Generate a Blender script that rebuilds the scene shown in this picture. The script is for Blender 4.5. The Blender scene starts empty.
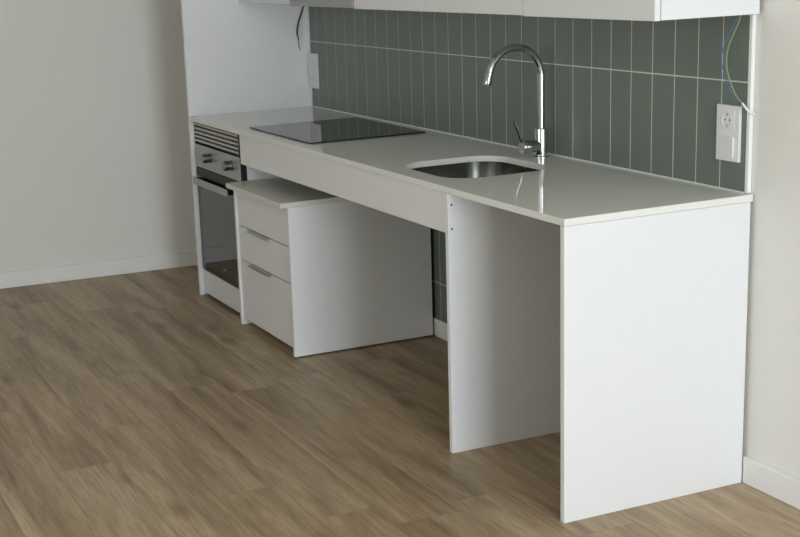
import bpy, bmesh, math, random
from mathutils import Vector, Matrix

C = bpy.context.scene.collection
SC = bpy.context.scene

# ------------------------------------------------------------------ camera
CX, CY, CZ = 2.99636, -2.59874, 1.5487
YAW, PITCH, ROLL = 1.1642, -0.23852, -0.04188
fw = Vector((-math.sin(YAW) * math.cos(PITCH), math.cos(YAW) * math.cos(PITCH), math.sin(PITCH)))
rt = Vector((math.cos(YAW), math.sin(YAW), 0.0))
up = rt.cross(fw)
r2 = rt * math.cos(ROLL) + up * math.sin(ROLL)
u2 = up * math.cos(ROLL) - rt * math.sin(ROLL)
cd = bpy.data.cameras.new('camera')
cd.sensor_width = 36.0
cd.lens = 1370.735 / 800 * 36.0
cd.shift_x = 72.979 / 800
cd.shift_y = 23.112 / 800
cd.clip_start = 0.05
cam = bpy.data.objects.new('camera', cd)
C.objects.link(cam)
cam.matrix_world = Matrix(((r2.x, u2.x, -fw.x, CX), (r2.y, u2.y, -fw.y, CY), (r2.z, u2.z, -fw.z, CZ), (0, 0, 0, 1)))
SC.camera = cam

# ------------------------------------------------------------------ light
w = bpy.data.worlds.new('world'); SC.world = w; w.use_nodes = True
w.node_tree.nodes['Background'].inputs[0].default_value = (0.80, 0.90, 1.0, 1)
w.node_tree.nodes['Background'].inputs[1].default_value = 1.0
WY0, WY1, WZ0, WZ1, WX = -2.10, -0.55, 0.08, 2.30, 5.20


def area(name, loc, rot, sx, sy, power, col):
    l = bpy.data.lights.new(name, 'AREA'); l.shape = 'RECTANGLE'; l.size = sx; l.size_y = sy
    l.energy = power; l.color = col
    o = bpy.data.objects.new(name, l); C.objects.link(o); o.location = loc; o.rotation_euler = rot
    return o


area('window_daylight', (WX + 0.16, (WY0 + WY1) / 2, (WZ0 + WZ1) / 2), (0, math.radians(90), 0),
     WZ1 - WZ0, WY1 - WY0, 190, (0.83, 0.92, 1.0))
GX0, GX1, GZ0, GZ1 = -0.7, 2.1, 0.85, 2.25
area('front_fill_light', ((GX0 + GX1) / 2, -4.71, (GZ0 + GZ1) / 2), (math.radians(90), 0, 0), GX1 - GX0, GZ1 - GZ0, 34, (0.98, 0.97, 0.89))  # added fill from the unseen front side, lifts tiles, fascia, worktop and floor
SC.view_settings.view_transform = 'Standard'
SC.view_settings.look = 'None'
SC.view_settings.gamma = 1.0
SC.view_settings.use_curve_mapping = False
SC.view_settings.exposure = 0.0

# ------------------------------------------------------------------ materials


def srgb(r, g, b):
    def f(c):
        c /= 255.0
        return c / 12.92 if c <= 0.04045 else ((c + 0.055) / 1.055) ** 2.4
    return (f(r), f(g), f(b), 1.0)


def mat(name, col, rough=0.5, metal=0.0, spec=0.5, mottle=0.0, mscale=8.0, bump=0.0, bscale=300.0, coat=0.0):
    m = bpy.data.materials.new(name); m.use_nodes = True
    nt = m.node_tree; b = nt.nodes['Principled BSDF']
    b.inputs['Base Color'].default_value = col
    b.inputs['Roughness'].default_value = rough
    b.inputs['Metallic'].default_value = metal
    b.inputs['Specular IOR Level'].default_value = spec
    b.inputs['Coat Weight'].default_value = coat
    tc = nt.nodes.new('ShaderNodeTexCoord')
    if mottle > 0:
        n = nt.nodes.new('ShaderNodeTexNoise'); n.inputs['Scale'].default_value = mscale
        n.inputs['Detail'].default_value = 4
        nt.links.new(tc.outputs['Object'], n.inputs['Vector'])
        mr = nt.nodes.new('ShaderNodeMapRange')
        mr.inputs['To Min'].default_value = 1 - mottle; mr.inputs['To Max'].default_value = 1 + mottle
        nt.links.new(n.outputs['Fac'], mr.inputs['Value'])
        mx = nt.nodes.new('ShaderNodeVectorMath'); mx.operation = 'SCALE'
        mx.inputs[0].default_value = col[:3]
        nt.links.new(mr.outputs[0], mx.inputs['Scale'])
        nt.links.new(mx.outputs[0], b.inputs['Base Color'])
    if bump > 0:
        n2 = nt.nodes.new('ShaderNodeTexNoise'); n2.inputs['Scale'].default_value = bscale
        nt.links.new(tc.outputs['Object'], n2.inputs['Vector'])
        bp = nt.nodes.new('ShaderNodeBump'); bp.inputs['Strength'].default_value = bump
        bp.inputs['Distance'].default_value = 0.001
        nt.links.new(n2.outputs['Fac'], bp.inputs['Height'])
        nt.links.new(bp.outputs[0], b.inputs['Normal'])
    return m


WALL = mat('wall_paint', srgb(229, 227, 221), 0.85, mottle=0.015, bump=0.25, bscale=180)
CEIL = mat('ceiling_paint', srgb(235, 234, 230), 0.9)
SKIRT = mat('skirting_paint', srgb(232, 232, 230), 0.45)
LAM = mat('white_laminate', srgb(228, 228, 228), 0.42, mottle=0.012, mscale=30, bump=0.15, bscale=500)
GREIGE = mat('greige_laminate', srgb(214, 212, 202), 0.40)
EDGE = mat('edge_banding', srgb(205, 203, 192), 0.5)
QUARTZ = mat('greige_quartz', srgb(227, 227, 220), 0.055, mottle=0.03, mscale=260, spec=0.5)
TILE = mat('sage_green_tile', srgb(108, 118, 110), 0.30, mottle=0.06, mscale=5, spec=0.5)
GROUT = mat('grout', srgb(214, 214, 202), 0.9)
SILI = mat('white_silicone', srgb(238, 238, 235), 0.4)
STEEL = mat('brushed_steel', srgb(180, 179, 175), 0.28, metal=1.0)
PANEL_STEEL = mat('control_panel_steel', srgb(172, 172, 171), 0.42, metal=0.55)
KNOB = mat('knob_metal', srgb(140, 139, 136), 0.33, metal=1.0)
SLAT = mat('slat_paint', srgb(178, 177, 172), 0.45)
CHROME = mat('chrome', srgb(182, 183, 184), 0.08, metal=1.0)
BOWL = mat('sink_steel', srgb(128, 127, 122), 0.22, metal=1.0)
BLACKGLASS = mat('black_glass', srgb(14, 15, 15), 0.04, spec=0.75)
HOBGLASS = mat('hob_glass', srgb(14, 16, 15), 0.03, spec=0.4)
BLACK = mat('black_plastic', srgb(16, 16, 16), 0.5)
CAV = mat('dark_grey_metal', srgb(38, 37, 34), 0.5, metal=0.4)
PLASTIC = mat('white_plastic', srgb(228, 228, 228), 0.28)
BLUE = mat('blue_wire', srgb(72, 128, 185), 0.4)
BROWN = mat('grey_wire', srgb(120, 118, 112), 0.4)
BWIRE = mat('black_wire', srgb(28, 28, 28), 0.5)

# green and yellow striped wire
YG = mat('green_yellow_wire', srgb(120, 160, 60), 0.4)
_nt = YG.node_tree; _w = _nt.nodes.new('ShaderNodeTexWave'); _w.inputs['Scale'].default_value = 45
_w.bands_direction = 'Z'
_r = _nt.nodes.new('ShaderNodeValToRGB'); _r.color_ramp.interpolation = 'CONSTANT'
_r.color_ramp.elements[0].color = srgb(100, 150, 110); _r.color_ramp.elements[1].color = srgb(195, 197, 100)
_r.color_ramp.elements[1].position = 0.5
_tc = _nt.nodes.new('ShaderNodeTexCoord')
_nt.links.new(_tc.outputs['Object'], _w.inputs['Vector']); _nt.links.new(_w.outputs['Fac'], _r.inputs[0])
_nt.links.new(_r.outputs[0], _nt.nodes['Principled BSDF'].inputs['Base Color'])


def floor_material():
    m = bpy.data.materials.new('oak_laminate'); m.use_nodes = True
    nt = m.node_tree; N = nt.nodes; L = nt.links; b = N['Principled BSDF']

    def math_(op, a, bb=None, c=None):
        n = N.new('ShaderNodeMath'); n.operation = op
        for i, v in enumerate((a, bb, c)):
            if v is None: continue
            if isinstance(v, (int, float)): n.inputs[i].default_value = v
            else: L.new(v, n.inputs[i])
        return n.outputs[0]

    def noise(vec, scale, detail=4, rough=0.55, dist=0.0):
        n = N.new('ShaderNodeTexNoise'); n.inputs['Scale'].default_value = scale
        n.inputs['Detail'].default_value = detail; n.inputs['Roughness'].default_value = rough
        n.inputs['Distortion'].default_value = dist
        L.new(vec, n.inputs['Vector']); return n.outputs['Fac']

    def comb(x, y, z):
        n = N.new('ShaderNodeCombineXYZ')
        for i, v in enumerate((x, y, z)):
            if isinstance(v, (int, float)): n.inputs[i].default_value = v
            else: L.new(v, n.inputs[i])
        return n.outputs[0]

    def ramp(f, stops):
        n = N.new('ShaderNodeValToRGB'); cr = n.color_ramp
        cr.elements[0].position, cr.elements[0].color = stops[0]
        cr.elements[1].position, cr.elements[1].color = stops[-1]
        for s in stops[1:-1]:
            e = cr.elements.new(s[0]); e.color = s[1]
        L.new(f, n.inputs[0]); return n.outputs[0]

    def mix(mode, fac, a, bb):
        n = N.new('ShaderNodeMix'); n.data_type = 'RGBA'; n.blend_type = mode
        if isinstance(fac, float): n.inputs['Factor'].default_value = fac
        else: L.new(fac, n.inputs['Factor'])
        for s, v in (('A', a), ('B', bb)):
            i = [k for k in n.inputs if k.name == s and k.type == 'RGBA'][0]
            if isinstance(v, tuple): i.default_value = v
            else: L.new(v, i)
        return [k for k in n.outputs if k.type == 'RGBA'][0]

    tc = N.new('ShaderNodeTexCoord'); sp = N.new('ShaderNodeSeparateXYZ'); L.new(tc.outputs['Object'], sp.inputs[0])
    x, y = sp.outputs[0], sp.outputs[1]
    PW, PL = 0.192, 1.38
    ys = math_('DIVIDE', math_('ADD', y, 20.06), PW)
    row = math_('FLOOR', ys)
    wn = N.new('ShaderNodeTexWhiteNoise'); wn.noise_dimensions = '1D'; L.new(row, wn.inputs['W'])
    xs = math_('DIVIDE', math_('ADD', math_('ADD', x, 20.0), math_('MULTIPLY', wn.outputs['Value'], PL)), PL)
    colm = math_('FLOOR', xs)
    idv = comb(row, colm, 0)
    wn2 = N.new('ShaderNodeTexWhiteNoise'); wn2.noise_dimensions = '3D'; L.new(idv, wn2.inputs['Vector'])
    rnd = wn2.outputs['Value']
    off = math_('MULTIPLY', rnd, 37.0)
    # each printed plank is made of two narrower boards
    vbig = comb(math_('ADD', math_('MULTIPLY', x, 0.9), off), math_('ADD', math_('MULTIPLY', y, 12.0), off), off)
    big = noise(vbig, 1.0, 6, 0.60, 0.35)
    vfine = comb(math_('ADD', math_('MULTIPLY', x, 7.0), off), math_('MULTIPLY', y, 130.0), off)
    fine = noise(vfine, 1.0, 5, 0.65, 0.3)
    vkn = comb(math_('ADD', math_('MULTIPLY', x, 3.0), off), math_('ADD', math_('MULTIPLY', y, 9.0), off), off)
    vo = N.new('ShaderNodeTexVoronoi'); vo.inputs['Scale'].default_value = 0.62; L.new(vkn, vo.inputs['Vector'])
    knot = vo.outputs['Distance']
    cbase = ramp(big, [(0.28, srgb(118, 99, 77)), (0.43, srgb(153, 131, 103)), (0.55, srgb(170, 148, 118)), (0.72, srgb(186, 166, 137))])
    tone = ramp(rnd, [(0.0, (0.95, 0.95, 0.96, 1)), (1.0, (1.05, 1.04, 1.01, 1))])
    c = mix('MULTIPLY', 1.0, cbase, tone)
    fcol = ramp(fine, [(0.34, (0.70, 0.68, 0.66, 1)), (0.58, (1.08, 1.08, 1.08, 1))])
    c = mix('MULTIPLY', 0.85, c, fcol)
    kf = ramp(knot, [(0.0, (0.50, 0.45, 0.40, 1)), (0.07, (0.62, 0.57, 0.52, 1)), (0.20, (1, 1, 1, 1))])
    c = mix('MULTIPLY', 0.9, c, kf)
    # plank joints
    fy = math_('FRACT', ys); ey = math_('MINIMUM', fy, math_('SUBTRACT', 1.0, fy))
    fx = math_('FRACT', xs); ex = math_('MINIMUM', fx, math_('SUBTRACT', 1.0, fx))
    jy = math_('LESS_THAN', ey, 0.006); jx = math_('LESS_THAN', ex, 0.0007)
    j = math_('MAXIMUM', jy, jx)
    c = mix('MULTIPLY', math_('MULTIPLY', j, 0.5), c, (0.35, 0.30, 0.25, 1))
    L.new(c, b.inputs['Base Color'])
    b.inputs['Roughness'].default_value = 0.42
    b.inputs['Specular IOR Level'].default_value = 0.4
    bp = N.new('ShaderNodeBump'); bp.inputs['Strength'].default_value = 0.2; bp.inputs['Distance'].default_value = 0.001
    L.new(fine, bp.inputs['Height']); L.new(bp.outputs[0], b.inputs['Normal'])
    return m


FLOOR = floor_material()

# ------------------------------------------------------------------ mesh helpers


def add_box(bm, x0, x1, y0, y1, z0, z1):
    v = [bm.verts.new(p) for p in ((x0, y0, z0), (x1, y0, z0), (x1, y1, z0), (x0, y1, z0),
                                   (x0, y0, z1), (x1, y0, z1), (x1, y1, z1), (x0, y1, z1))]
    for f in ((0, 3, 2, 1), (4, 5, 6, 7), (0, 1, 5, 4), (1, 2, 6, 5), (2, 3, 7, 6), (3, 0, 4, 7)):
        bm.faces.new([v[i] for i in f])


def add_prism(bm, pts, z0, z1):
    a = [bm.verts.new((p[0], p[1], z0)) for p in pts]; b = [bm.verts.new((p[0], p[1], z1)) for p in pts]
    n = len(pts)
    bm.faces.new(a[::-1]); bm.faces.new(b)
    for i in range(n):
        bm.faces.new((a[i], a[(i + 1) % n], b[(i + 1) % n], b[i]))


def add_rings(bm, rings, cap0=True, cap1=True):
    vs = [[bm.verts.new(p) for p in r] for r in rings]
    n = len(vs[0])
    for a, b in zip(vs, vs[1:]):
        for i in range(n):
            bm.faces.new((a[i], a[(i + 1) % n], b[(i + 1) % n], b[i]))
    if cap0: bm.faces.new(vs[0][::-1])
    if cap1: bm.faces.new(vs[-1])


def add_tube(bm, pts, radii, seg=20):
    """tube along a path; radii is one value or one per point"""
    pts = [Vector(p) for p in pts]
    if isinstance(radii, (int, float)): radii = [radii] * len(pts)
    rings = []; ref = None
    for i, p in enumerate(pts):
        a = pts[max(i - 1, 0)]; b = pts[min(i + 1, len(pts) - 1)]
        j = 1
        while (b - a).length < 1e-7: j += 1; a = pts[max(i - j, 0)]; b = pts[min(i + j, len(pts) - 1)]
        t = (b - a).normalized()
        if ref is None:
            ref = Vector((1, 0, 0)) if abs(t.x) < 0.9 else Vector((0, 0, 1))
        n = (ref - t * ref.dot(t)).normalized(); ref = n
        m = t.cross(n)
        rings.append([p + (n * math.cos(k * 2 * math.pi / seg) + m * math.sin(k * 2 * math.pi / seg)) * radii[i] for k in range(seg)])
    add_rings(bm, rings)


def add_lathe(bm, origin, axis, prof, seg=28):
    """prof: (distance along axis, radius)"""
    o = Vector(origin); ax = Vector(axis).normalized()
    add_n = Vector((1, 0, 0)) if abs(ax.x) < 0.9 else Vector((0, 0, 1))
    n = (add_n - ax * add_n.dot(ax)).normalized(); m = ax.cross(n)
    add_rings(bm, [[o + ax * d + (n * math.cos(k * 2 * math.pi / seg) + m * math.sin(k * 2 * math.pi / seg)) * max(r, 1e-4)
                    for k in range(seg)] for d, r in prof])


def rrect(cx, cy, w_, h_, r, seg=8):
    pts = []
    for qx, qy, a0 in ((1, 1, 0), (-1, 1, 90), (-1, -1, 180), (1, -1, 270)):
        for k in range(seg + 1):
            a = math.radians(a0 + 90.0 * k / seg)
            pts.append((cx + qx * (w_ / 2 - r) + r * math.cos(a), cy + qy * (h_ / 2 - r) + r * math.sin(a)))
    return pts


def link(name, bm, m, parent=None, bevel=0.0, smooth=False, bseg=2):
    bmesh.ops.recalc_face_normals(bm, faces=bm.faces[:])
    off = Vector(parent.get('_o', (0, 0, 0))) if parent is not None else Vector((0, 0, 0))
    o_ = bbox_base(bm)
    bmesh.ops.translate(bm, verts=bm.verts[:], vec=-o_)
    me = bpy.data.meshes.new(name); bm.to_mesh(me); bm.free()
    me.materials.append(m)
    o = bpy.data.objects.new(name, me); C.objects.link(o)
    o.location = o_ - off
    ORG[o.name] = o_
    if parent is not None: o.parent = parent
    if smooth:
        for p in me.polygons: p.use_smooth = True
    if bevel > 0:
        md = o.modifiers.new('bevel', 'BEVEL'); md.width = bevel; md.segments = bseg
        md.limit_method = 'ANGLE'; md.angle_limit = math.radians(40)
        for p in me.polygons: p.use_smooth = True
        md.harden_normals = True
    elif smooth:
        md = o.modifiers.new('edges', 'EDGE_SPLIT'); md.split_angle = math.radians(35)
    return o


ORG = {}


def bbox_base(bm):
    xs = [v.co.x for v in bm.verts]; ys = [v.co.y for v in bm.verts]; zs = [v.co.z for v in bm.verts]
    return Vector(((min(xs) + max(xs)) / 2, (min(ys) + max(ys)) / 2, min(zs)))


class P:
    """parent handle: knows its world origin so that part meshes can be given in world coordinates"""


def tag(o, label, cat, group=None):
    o['label'] = label; o['category'] = cat
    if group: o['group'] = group
    return o


def thing(name, label, cat, loc, group=None):
    o = bpy.data.objects.new(name, None); C.objects.link(o); o.location = loc
    o.empty_display_size = 0.05
    ORG[o.name] = Vector(loc)
    return tag(o, label, cat, group)


def part(name, bm, m, parent, bevel=0.0, smooth=False, label=None, bseg=2):
    bmesh.ops.recalc_face_normals(bm, faces=bm.faces[:])
    o = link(name, bm, m, None, bevel, smooth, bseg)
    o.location = ORG[o.name] - ORG[parent.name]
    o.parent = parent
    if label: o['label'] = label
    return o


def boxes(*bs):
    bm = bmesh.new()
    for b in bs: add_box(bm, *b)
    return bm


def struct(name, bm, m, bevel=0.0):
    o = link(name, bm, m, None, bevel); o['kind'] = 'structure'
    return o


# ------------------------------------------------------------------ room shell
H = 0.858          # top of the worktop
D = 0.623          # front of the worktop
XL = -3.128        # left end of the kitchen
WB = 0.008         # back wall surface
ROOM_Y = -4.55
CEILZ = 2.62


def xl(y):          # the far wall is very slightly out of square
    return -3.769 + 0.044 * y


XE = WX
struct('floor', (lambda bm: (add_prism(bm, [(-4.3, ROOM_Y - .2), (XE + .2, ROOM_Y - .2), (XE + .2, .2), (-4.3, .2)], -0.1, 0.0), bm)[1])(bmesh.new()), FLOOR)
struct('ceiling', boxes((-4.3, XE + .2, ROOM_Y - .2, .2, CEILZ, CEILZ + .1)), CEIL)
struct('wall_back', boxes((-4.3, XE + .2, WB, WB + .2, 0, CEILZ)), WALL)
bm = bmesh.new(); add_prism(bm, [(xl(.0), WB), (xl(.0) - .2, WB), (xl(ROOM_Y) - .2, ROOM_Y), (xl(ROOM_Y), ROOM_Y)], 0, CEILZ)
struct('wall_left', bm, WALL)
struct('wall_front', boxes((-4.3, GX0, ROOM_Y - .2, ROOM_Y, 0, CEILZ), (GX1, XE + .2, ROOM_Y - .2, ROOM_Y, 0, CEILZ),
                           (GX0, GX1, ROOM_Y - .2, ROOM_Y, 0, GZ0), (GX0, GX1, ROOM_Y - .2, ROOM_Y, GZ1, CEILZ)), WALL)  # opening added to let the front fill light in
# right wall with the tall window
struct('wall_right', boxes((XE, XE + .2, ROOM_Y, WY0, 0, CEILZ), (XE, XE + .2, WY1, WB, 0, CEILZ),
                           (XE, XE + .2, WY0, WY1, 0, WZ0), (XE, XE + .2, WY0, WY1, WZ1, CEILZ)), WALL)


def window(name, axis, a0, a1, z0, z1, c):
    bm = bmesh.new(); t = 0.05; m = (a0 + a1) / 2
    for (p, q, r, s) in ((a0, a0 + t, z0, z1), (a1 - t, a1, z0, z1), (m - t / 2, m + t / 2, z0, z1),
                         (a0 + t, m - t / 2, z0, z0 + t), (m + t / 2, a1 - t, z0, z0 + t),
                         (a0 + t, m - t / 2, z1 - t, z1), (m + t / 2, a1 - t, z1 - t, z1)):
        if axis == 'x': add_box(bm, c, c + .05, p, q, r, s)
        else: add_box(bm, p, q, c - .05, c, r, s)
    return struct(name, bm, SKIRT, 0.003)


window('window_1', 'x', WY0, WY1, WZ0, WZ1, WX + .06)
window('fill_window', 'y', GX0, GX1, GZ0, GZ1, ROOM_Y - .04)  # unseen frame made up around the front fill light

# skirting boards
BH = 0.082
bm = bmesh.new(); add_prism(bm, [(xl(.0) + .001, WB - .001), (xl(.0) + .014, WB - .001), (xl(ROOM_Y) + .014, ROOM_Y + .001), (xl(ROOM_Y) + .001, ROOM_Y + .001)], 0, BH)
struct('baseboard_left', bm, SKIRT, 0.003)
struct('baseboard_back', boxes((0.001, XE - .001, -0.006, WB - .001, 0, BH)), SKIRT, 0.003)
struct('trim_1', boxes((-2.48, -0.66, -0.012, -0.0065, 0, 0.075)), SKIRT, 0.002)

# ------------------------------------------------------------------ tiled splashback
TW, TH, ROWZ = 0.107, 0.312, 1.1677
TX1 = -0.0285
tb = thing('tiled_backsplash', 'sage green backsplash of upright rectangular tiles with pale grout behind the worktop', 'backsplash', ((TX1 + XL) / 2, 0.004, 0))
part('grout', boxes((XL + .002, TX1, -0.0052, WB - .0015, H + .0002, 1.352)), GROUT, tb)
part('grout', boxes((XL + .002, TX1, -0.0052, WB - .0015, 0.0, H - .021)), GROUT, tb)
rows = []
z = ROWZ
bounds = [ROWZ - 3 * TH, ROWZ - 2 * TH, ROWZ - TH, ROWZ, ROWZ + TH]
zr = [(0.0, ROWZ - 3 * TH), (ROWZ - 3 * TH, ROWZ - 2 * TH), (ROWZ - 2 * TH, H - .0205), (H + .0004, ROWZ), (ROWZ, 1.352)]
bm = bmesh.new(); random.seed(4); g = 0.0019
for (z0, z1) in zr:
    for k in range(29):
        x1 = TX1 - k * TW; x0 = max(x1 - TW, XL + .0225)
        if x1 - x0 < 0.01: continue
        j = random.uniform(-.00025, .00025); j2 = random.uniform(-.0002, .0002)
        xa, xb, za, zb = x0 + g, x1 - (g if k else 0), z0 + g, z1 - g
        b = 0.0005; yf = -0.0060
        ring0 = [(xa, -.005, za), (xb, -.005, za), (xb, -.005, zb), (xa, -.005, zb)]
        ring1 = [(xa, yf + .0003, za), (xb, yf + .0003, za), (xb, yf + .0003, zb), (xa, yf + .0003, zb)]
        ring2 = [(xa + b, yf + j, za + b), (xb - b, yf + j2, za + b), (xb - b, yf + j2, zb - b), (xa + b, yf + j, zb - b)]
        add_rings(bm, [ring0, ring1, ring2])
part('tiles', bm, TILE, tb)
part('edge_strip', boxes((TX1 + .0005, TX1 + .013, -0.006, WB - .001, H + .001, 1.352)), SILI, tb, 0.001, label='white strip closing the right edge of the tiles')
part('corner_seal', boxes((XL + .0015, XL + .0225, -0.0066, -.0053, H + .001, 1.37)), SILI, tb, .0005, label='white strip in the left corner')
part('joint_seal', boxes((XL + .003, TX1, -0.011, -0.006, H + .0004, H + .004)), SILI, tb, 0.001, label='thin white seal along the worktop')

FY = -0.0075       # everything of the kitchen ends just in front of the tiles

# ------------------------------------------------------------------ tall side panel at the left end
tag(link('tall_side_panel', boxes((XL - .02, XL + .001, -D, -0.0065, 0, 2.3)), LAM, None, 0.0012),
    'tall white side panel at the far left end of the worktop, rising above it', 'panel')

# ------------------------------------------------------------------ worktop with sink cutout
SX0, SX1, SY0, SY1, SR = -1.158, -0.733, -0.545, -0.157, 0.11
scx, scy, sw, sh = (SX0 + SX1) / 2, (SY0 + SY1) / 2, SX1 - SX0, SY1 - SY0


def worktop():
    bm = bmesh.new()
    x0, x1, y0, y1 = XL + .0015, 0.0, -D, 0.002
    zt, zb = H, H - 0.02
    inner = rrect(scx, scy, sw, sh, SR, 8)
    n = len(inner)
    layers = []
    for zz in (zt, zb):
        vin = [bm.verts.new((p[0], p[1], zz)) for p in inner]
        co = [bm.verts.new(p + (zz,)) for p in ((x1, y1), (x0, y1), (x0, y0), (x1, y0))]
        q = n // 4
        for c in range(4):
            s = c * q
            for k in range(q - 1):
                bm.faces.new((co[c], vin[s + k], vin[s + k + 1]))
            a = vin[s + q - 1]; b = vin[(s + q) % n]
            bm.faces.new((co[c], a, b, co[(c + 1) % 4]))
        layers.append((vin, co))
    (i0, o0), (i1, o1) = layers
    for k in range(n): bm.faces.new((i0[k], i0[(k + 1) % n], i1[(k + 1) % n], i1[k]))
    for k in range(4): bm.faces.new((o0[k], o0[(k + 1) % 4], o1[(k + 1) % 4], o1[k]))
    return bm


tag(link('worktop', worktop(), QUARTZ, None, 0.0012),
    'long glossy greige stone worktop running in front of the green tiles', 'countertop')

# front fascia (modesty board) under the worktop
ZU = H - 0.0205
AP0, AP1 = -2.478, -0.6545
tag(link('fascia_board', boxes((AP0, AP1, -D + .006, -D + .024, 0.711, ZU)), LAM, None, 0.001),
    'long shallow white board hanging under the front edge of the worktop above the knee space', 'panel')

# middle and end support panels
mp = thing('support_panel', 'white upright panel with two screws under the worktop near the sink, beside the end panel', 'panel', (-0.645, -D / 2, 0))
part('board', boxes((-0.654, -0.6355, -D, FY - .006, 0, ZU)), LAM, mp, 0.001)
for (yy, zz) in ((-0.610, 0.802), (-0.610, 0.727)):
    bm = bmesh.new(); add_lathe(bm, (-0.636, yy, zz), (1, 0, 0), [(0, .0034), (.0010, .0034), (.0013, .0028), (.0006, .0012)], 14)
    part('screw', bm, CAV, mp, label='small dark screw head')
tag(link('end_panel', boxes((-0.0185, 0.0, -D, -.0065, 0, ZU)), LAM, None, 0.001),
    'broad white end panel carrying the right end of the worktop, nearest the camera', 'panel')

# ------------------------------------------------------------------ sink
sk = thing('kitchen_sink', 'undermounted stainless steel sink bowl with rounded corners set in the worktop', 'sink', (scx, scy, H - .19))
bm = bmesh.new()
rings = []


def ring(inset, r, z_):
    return [(p[0], p[1], z_) for p in rrect(scx, scy, sw - 2 * inset, sh - 2 * inset, r, 8)]


outer = [ring(-0.022, SR + .02, H - .0205), ring(-0.022, SR + .02, H - .0215), ring(-.0055, SR + .003, H - .0225), ring(.0, SR - .002, H - .15), ring(.012, SR - .012, H - .168), ring(.05, .05, H - .178)]
inner = [ring(.052, .05, H - .176), ring(.014, SR - .012, H - .166), ring(.002, SR - .002, H - .148), ring(-.003, SR + .003, H - .0205)]
add_rings(bm, outer + inner + [outer[0]], False, False)
bmesh.ops.remove_doubles(bm, verts=bm.verts[:], dist=1e-6)
# close the bottom
def cap(bm, r):
    bm.faces.new([bm.verts.new(p) for p in r])
cap(bm, inner[0]); cap(bm, outer[-1])
bmesh.ops.remove_doubles(bm, verts=bm.verts[:], dist=1e-6)
part('bowl', bm, BOWL, sk, smooth=True)
bm = bmesh.new(); add_lathe(bm, (scx, scy, H - .1755), (0, 0, 1), [(0, .045), (.002, .045), (.003, .040), (.001, .036), (.0005, .012), (.002, .010)], 32)
part('drain', bm, CHROME, sk, smooth=True)

# ------------------------------------------------------------------ faucet
FX, FYY = -0.985, -0.066
fa = thing('kitchen_faucet', 'tall chrome gooseneck faucet with side lever standing behind the sink', 'faucet', (FX, FYY, H))
bm = bmesh.new(); add_lathe(bm, (FX, FYY, H + .0002), (0, 0, 1), [(0, .0265), (.004, .0265), (.0055, .0235), (.006, .0225), (.096, .0225), (.099, .0215), (.100, .016)], 36)
part('base', bm, CHROME, fa, smooth=True)
pts = [(FX, FYY, H + .098), (FX, FYY, H + .15), (FX, FYY, H + .21), (FX, FYY, H + .255)]
R_ = 0.101; zc = H + .275; yc = FYY - R_
for k in range(0, 33):
    a = math.radians(k * 168.0 / 32)
    pts.append((FX, yc + R_ * math.cos(a), zc + R_ * math.sin(a)))
d = (Vector(pts[-1]) - Vector(pts[-2])).normalized()
pts.append(tuple(Vector(pts[-1]) + d * 0.0245)); 
bm = bmesh.new(); add_tube(bm, pts, .0125, 28)
spout = part('spout', bm, CHROME, fa, smooth=True)
bm = bmesh.new(); e = Vector(pts[-1]); add_lathe(bm, e - d * .002, d, [(0, .0135), (.016, .0135), (.018, .0125), (.0175, .009), (.014, .009)], 28)
part('aerator', bm, CHROME, spout, smooth=True)
bm = bmesh.new()
add_lathe(bm, (FX, FYY - .012, H + .040), (0, -1, 0), [(0, .020), (.030, .020), (.031, .0185), (.033, .0185), (.034, .0235), (.064, .0235), (.067, .0215)], 32)
part('lever_body', bm, CHROME, fa, smooth=True)
bm = bmesh.new(); add_tube(bm, [(FX, FYY - .066, H + .042), (FX, FYY - .080, H + .066), (FX, FYY - .092, H + .098), (FX, FYY - .107, H + .131)], [.0065, .0058, .0055, .0058], 14)
part('lever', bm, CHROME, fa, smooth=True)

# ------------------------------------------------------------------ induction hob
hb = thing('induction_hob', 'black glass induction hob lying flush on the left part of the worktop', 'hob', (-2.16, -.314, H))
bm = bmesh.new(); add_prism(bm, rrect(-2.162, -.3135, .662, .501, .006, 4), H + .0006, H + .0055)
part('glass_plate', bm, HOBGLASS, hb, 0.0012)
bm = bmesh.new(); add_prism(bm, rrect(-2.162, -.3135, .650, .489, .006, 4), H + .0001, H + .0005)
part('seal', bm, BLACK, hb)

# ------------------------------------------------------------------ oven cabinet and oven
OX0, OX1, OF = XL + .0015, -2.5195, -0.603
oc = thing('oven_cabinet', 'white base cabinet housing the oven, with a plain plinth front below it', 'cabinet', (-2.81, -.3, 0))
part('side_panel', boxes((OX1 + .0015, OX1 + .0110, -.577, FY - .006, 0, ZU)), LAM, oc, .001)
part('back_panel', boxes((OX0, OX1 + .0015, -.03, -.020, 0.05, ZU)), LAM, oc)
part('front_panel', boxes((OX0 + .002, OX1 - .002, OF, OF + .018, .016, .126)), LAM, oc, .0012)
part('oven_shelf', boxes((OX0 + .002, OX1 - .002, OF + .02, -.031, .108, .126)), LAM, oc)
part('plinth', boxes((OX0 + .002, OX1 - .002, OF + .075, OF + .09, 0, .107)), LAM, oc)
ov = thing('built_in_oven', 'built-in oven with steel control strip, two knobs and a black glass door', 'oven', (-2.81, -.3, .1265))
part('body', boxes((OX0 + .012, OX1 - .012, OF + .022, -.06, .128, .825)), CAV, ov)
part('casing', boxes((OX0 + .002, OX1 - .0005, OF + .0005, OF + .0215, .624, .7335)), BLACK, ov)
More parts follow.
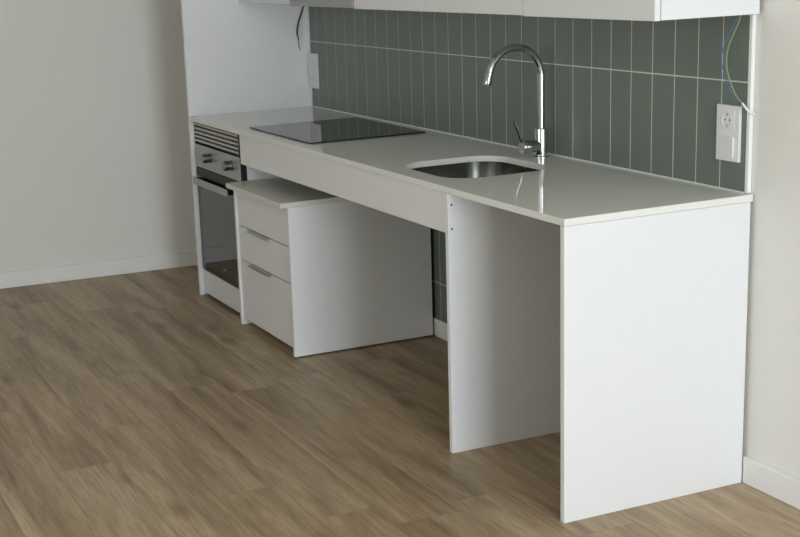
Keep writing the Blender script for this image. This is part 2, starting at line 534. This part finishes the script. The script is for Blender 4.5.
# ventilation grille
vg = part('vent_grille', boxes((OX0 + .003, OX1 - .001, OF + .0105, OF + .02, .734, .8370)), BLACK, ov)
for fx in (OX0 + .003, OX1 - .009):
    part('upright', boxes((fx, fx + .008, OF - .002, OF + .0104, .734, .8370)), BLACK, vg)
for i in range(5):
    zz = .7445 + i * .0186
    bm = bmesh.new()
    add_box(bm, OX0 + .004, OX1 - .012, OF - .003, OF + .010, zz, zz + .0105)
    part('slat', bm, SLAT, vg, .0008, label='light grey slat')
part('control_panel', boxes((OX0 + .003, OX1 - .001, OF - .004, OF + .0, .626, .732)), PANEL_STEEL, ov, .0015)
for kx in (-2.905, -2.622):
    bm = bmesh.new()
    add_lathe(bm, (kx, OF - .004, .687), (0, -1, 0), [(0, .0235), (.003, .0235), (.004, .0215), (.015, .0215), (.0152, .0190), (.0182, .0190), (.0185, .0215), (.038, .0215), (.040, .0200)], 28)
    part('knob', bm, KNOB, ov, smooth=True)
dr = part('door', boxes((OX0 + .004, OX1 - .002, OF - .003, OF + .02, .131, .622)), BLACKGLASS, ov, .0015)
part('top_rail', boxes((OX0 + .006, OX1 - .004, OF - .0045, OF - .0031, .583, .6195)), BLACK, dr)
bm = boxes((-3.108, -2.638, -.6325, -.6245, .547, .578))
hd = part('handle', bm, PANEL_STEEL, dr, .002, label='flat steel bar handle')
for bx in (-3.085, -2.660):
    part('bracket', boxes((bx - .012, bx + .012, -.6243, OF - .0032, .551, .575)), CAV, hd, .001)

part('mark', boxes((-2.822, -2.782, OF - .0036, OF - .0031, .181, .186)), STEEL, dr, label='tiny light mark on the dark glass')

# ------------------------------------------------------------------ mobile drawer unit
UX0, UX1, UY0, UY1 = -2.5075, -1.886, -0.647, -0.024
du = thing('drawer_unit', 'white three drawer base unit under the worktop beside the oven, with its own overhanging top', 'drawer unit', (-2.2, -.33, 0))
ZS = .612
part('side_panel', boxes((UX0, UX0 + .016, UY0, UY1, .003, ZS - .0005)), LAM, du, .001)
part('side_panel', boxes((UX1 - .016, UX1, UY0, UY1, .006, ZS - .0005)), LAM, du, .001)
part('back_panel', boxes((UX0 + .0165, UX1 - .0165, UY1 - .02, UY1 - .01, .04, ZS - .001)), LAM, du)
part('bottom_panel', boxes((UX0 + .0165, UX1 - .0165, UY0 + .04, UY1 - .021, .035, .05)), LAM, du)
part('top_panel', boxes((UX0, UX1 + .003, -.680, UY1, ZS, .632)), GREIGE, du, .0015)
for (xx, yy) in ((UX0 + .008, UY0 + .03), (UX0 + .008, UY1 - .03), (UX1 - .008, UY0 + .03), (UX1 - .008, UY1 - .03)):
    bm = bmesh.new(); add_lathe(bm, (xx, yy, 0), (0, 0, 1), [(0, .007), (.0028 if xx < -2.2 else .0058, .007)], 14)
    part('foot', bm, CAV, du)
DF = UY0 + .010
for (z0, z1) in ((.4495, .604), (.3005, .4455), (.034, .2965)):
    f = part('drawer', boxes((UX0 + .018, UX1 - .018, DF, DF + .018, z0, z1), (UX0 + .03, UX1 - .03, DF + .0175, UY1 - .05, z0 + .018, z1 - .02)), LAM, du, .0012)
    if z1 < .5:
        bm = boxes((-2.350, -2.122, DF - .0165, DF + .012, z1 + .0003, z1 + .0023), (-2.350, -2.122, DF - .018, DF - .016, z1 - .006, z1 + .0023))
    else:
        bm = boxes((-2.350, -2.122, DF - .012, DF + .012, z1 + .0003, z1 + .0023))
    part('handle', bm, STEEL, f, label='slim steel edge pull')

# ------------------------------------------------------------------ wall cabinets and hood
UF, UTOP = -0.351, 2.06


def wall_cabinet(label, x0, x1, zb, split=None):
    t = thing('wall_cabinet', label, 'cabinet', ((x0 + x1) / 2, -.17, zb))
    part('carcass', boxes((x0, x1, UF + .020, FY, zb + .001, UTOP)), LAM, t, .001)
    for (a, b) in ([(x0, x1)] if split is None else [(x0, split), (split, x1)]):
        part('door', boxes((a + .0015, b - .0015, UF, UF + .018, zb, UTOP)), LAM, t, .001)
    return t


wall_cabinet('white wall cabinet tight against the tall side panel, left of the steel hood strip', XL + .006, -2.487, 1.366)
wall_cabinet('wide white wall cabinet between the steel hood strip and the right end cabinet', -1.852, -0.6375, 1.3560, -1.272)
wall_cabinet('white wall cabinet at the right end of the kitchen, its bright side facing the camera', -0.6365, 0.0115, 1.3535)
hood = thing('extractor_hood', 'narrow grey steel front of the extractor hood between the wall cabinets above the hob', 'hood', (-2.17, -.17, 1.358))
part('body', boxes((-2.484, -1.855, UF + .02, FY, 1.364, 1.46)), CAV, hood)
part('front_strip', boxes((-2.484, -1.855, UF - .004, UF + .018, 1.359, 1.43)), PANEL_STEEL, hood, .001)
part('control', boxes((-2.455, -2.39, UF - .0065, UF - .0041, 1.383, 1.402)), BLACK, hood, .0008)
cb = thing('hood_cabinet', 'white cabinet enclosing the extractor above its steel strip', 'cabinet', (-2.17, -.17, 1.461))
part('carcass', boxes((-2.484, -1.855, UF + .020, FY, 1.461, UTOP)), LAM, cb, .001)
part('door', boxes((-2.4825, -1.8565, UF, UF + .018, 1.434, UTOP)), LAM, cb, .001)

# ------------------------------------------------------------------ sockets


def double_plate(t, x0, x1, z0, z1, kinds):
    yb = -0.0062
    xm = (x0 + x1) / 2
    part('frame', boxes((x0, x1, yb - .0095, yb, z0, z1)), PLASTIC, t, .0015)
    h = (z1 - z0) / 2
    for i, k in enumerate(kinds):
        zc_ = z1 - h * (i + .5) + (0.0 if i else -.002) + (0.002 if i else 0)
        s = .029
        if k == 'socket':
            bm = boxes((xm - s, xm + s, yb - .0112, yb - .0097, zc_ - s, zc_ + s))
            q = part('socket', bm, PLASTIC, t, .0006)
            bm = bmesh.new()
            add_lathe(bm, (xm, yb - .0113, zc_), (0, -1, 0), [(0, .0225), (.0012, .0225), (.0012, .0200), (.0002, .0195)], 32)
            part('socket_ring', bm, PLASTIC, q, smooth=True)
            for dx in (-.0095, .0095):
                bm = bmesh.new(); add_lathe(bm, (xm + dx, yb - .0114, zc_), (0, -1, 0), [(0, .0026), (.0004, .0026)], 12)
                part('pin_hole', bm, BLACK, q)
            for ez in (zc_ + .013, zc_ - .019):
                part('earth_clip', boxes((xm - .0025, xm + .0025, yb - .0125, yb - .0114, ez, ez + .006)), STEEL, q)
        else:
            bm = bmesh.new()
            y1_ = yb - .0097
            a = [(xm - s, y1_), (xm + s, y1_), (xm + s, y1_ - .0055), (xm - s, y1_ - .003)]
            add_prism(bm, a, zc_ - s, zc_ + s)
            part('rocker', bm, PLASTIC, t, .0008)


o1 = thing('wall_outlet', 'white plate with a round socket above a switch, on the tiles at the right end', 'outlet', (-.1, -.008, .942))
double_plate(o1, -0.143, -0.047, 0.943, 1.101, ('socket', 'switch'))
o2 = thing('wall_outlet', 'white double socket plate on the tiles beside the tall side panel', 'outlet', (-3.06, -.008, .949))
double_plate(o2, -3.112, -3.012, 0.949, 1.112, ('socket', 'socket'))

# ------------------------------------------------------------------ loose wiring


def smooth_path(ps, n=10):
    ps = [Vector(p) for p in ps]; q = [ps[0] * 2 - ps[1]] + ps + [ps[-1] * 2 - ps[-2]]; out = []
    for i in range(1, len(q) - 2):
        for k in range(n):
            t = k / n
            out.append(0.5 * ((2 * q[i]) + (q[i + 1] - q[i - 1]) * t + (2 * q[i - 1] - 5 * q[i] + 4 * q[i + 1] - q[i + 2]) * t * t
                              + (-q[i - 1] + 3 * q[i] - 3 * q[i + 1] + q[i + 2]) * t ** 3))
    out.append(ps[-1]); return out


cbl = thing('loose_cable', 'bare blue and green-yellow wires hanging from the right end wall cabinet beside the outlet', 'cable', (-.05, -.03, 1.08))
base = [(-.036, -.030, 1.356), (-.052, -.030, 1.335), (-.073, -.032, 1.303), (-.096, -.033, 1.266), (-.103, -.033, 1.227), (-.091, -.033, 1.187), (-.058, -.032, 1.139), (-.024, -.027, 1.111)]
for (m_, dx, dy, name, k) in ((BLUE, -.003, 0, 'wire', 1.0), (YG, .004, -.002, 'wire', .55), (BROWN, .0005, .004, 'wire', .85)):
    ps = []
    for i, p in enumerate(base):
        s = math.sin(math.pi * i / (len(base) - 1))
        ps.append((p[0] + dx * (1 if i < 7 else .3) + (1 - k) * .035 * s, p[1] + dy * (.3 + .7 * s), p[2]))
    bm = bmesh.new(); add_tube(bm, smooth_path(ps), .00125, 10)
    part('wire', bm, m_, cbl, smooth=True, label={'blue_wire': 'blue wire', 'green_yellow_wire': 'green and yellow wire', 'grey_wire': 'grey wire'}[m_.name])
bm = bmesh.new(); add_tube(bm, smooth_path([(-.026, -.025, 1.112), (-.018, -.022, 1.103), (-.009, -.015, 1.090), (-.006, WB - .004, 1.080)]), .0034, 14)
part('sheath', bm, PLASTIC, cbl, smooth=True, label='white cable sheath entering the wall')

cb2 = thing('loose_cable', 'thin black wires drooping from the corner behind the hood over the tall side panel', 'cable', (-3.1, -.05, 1.14))
xw = XL + .012
for (o_, e_) in ((0, 0), (.004, .6)):
    ps = [(xw, -.016, 1.368), (xw, -.028 - o_, 1.325), (xw, -.050 - o_, 1.270), (xw, -.064 - o_, 1.215), (xw, -.060 + o_, 1.178)]
    if o_ == 0: ps += [(xw - .004, -.058, 1.150), (XL + .005, -.047, 1.128)]
    bm = bmesh.new(); add_tube(bm, smooth_path(ps), .0017 if o_ == 0 else .0013, 8)
    part('wire', bm, BWIRE if o_ else BROWN, cb2, smooth=True)
bm = bmesh.new(); add_tube(bm, smooth_path([(xw + .004, -.015, 1.368), (xw + .004, -.032, 1.315), (xw + .004, -.056, 1.255), (xw + .004, -.065, 1.205), (xw + .003, -.060, 1.180)]), .0022, 10)
part('wire', bm, BWIRE, cb2, smooth=True)
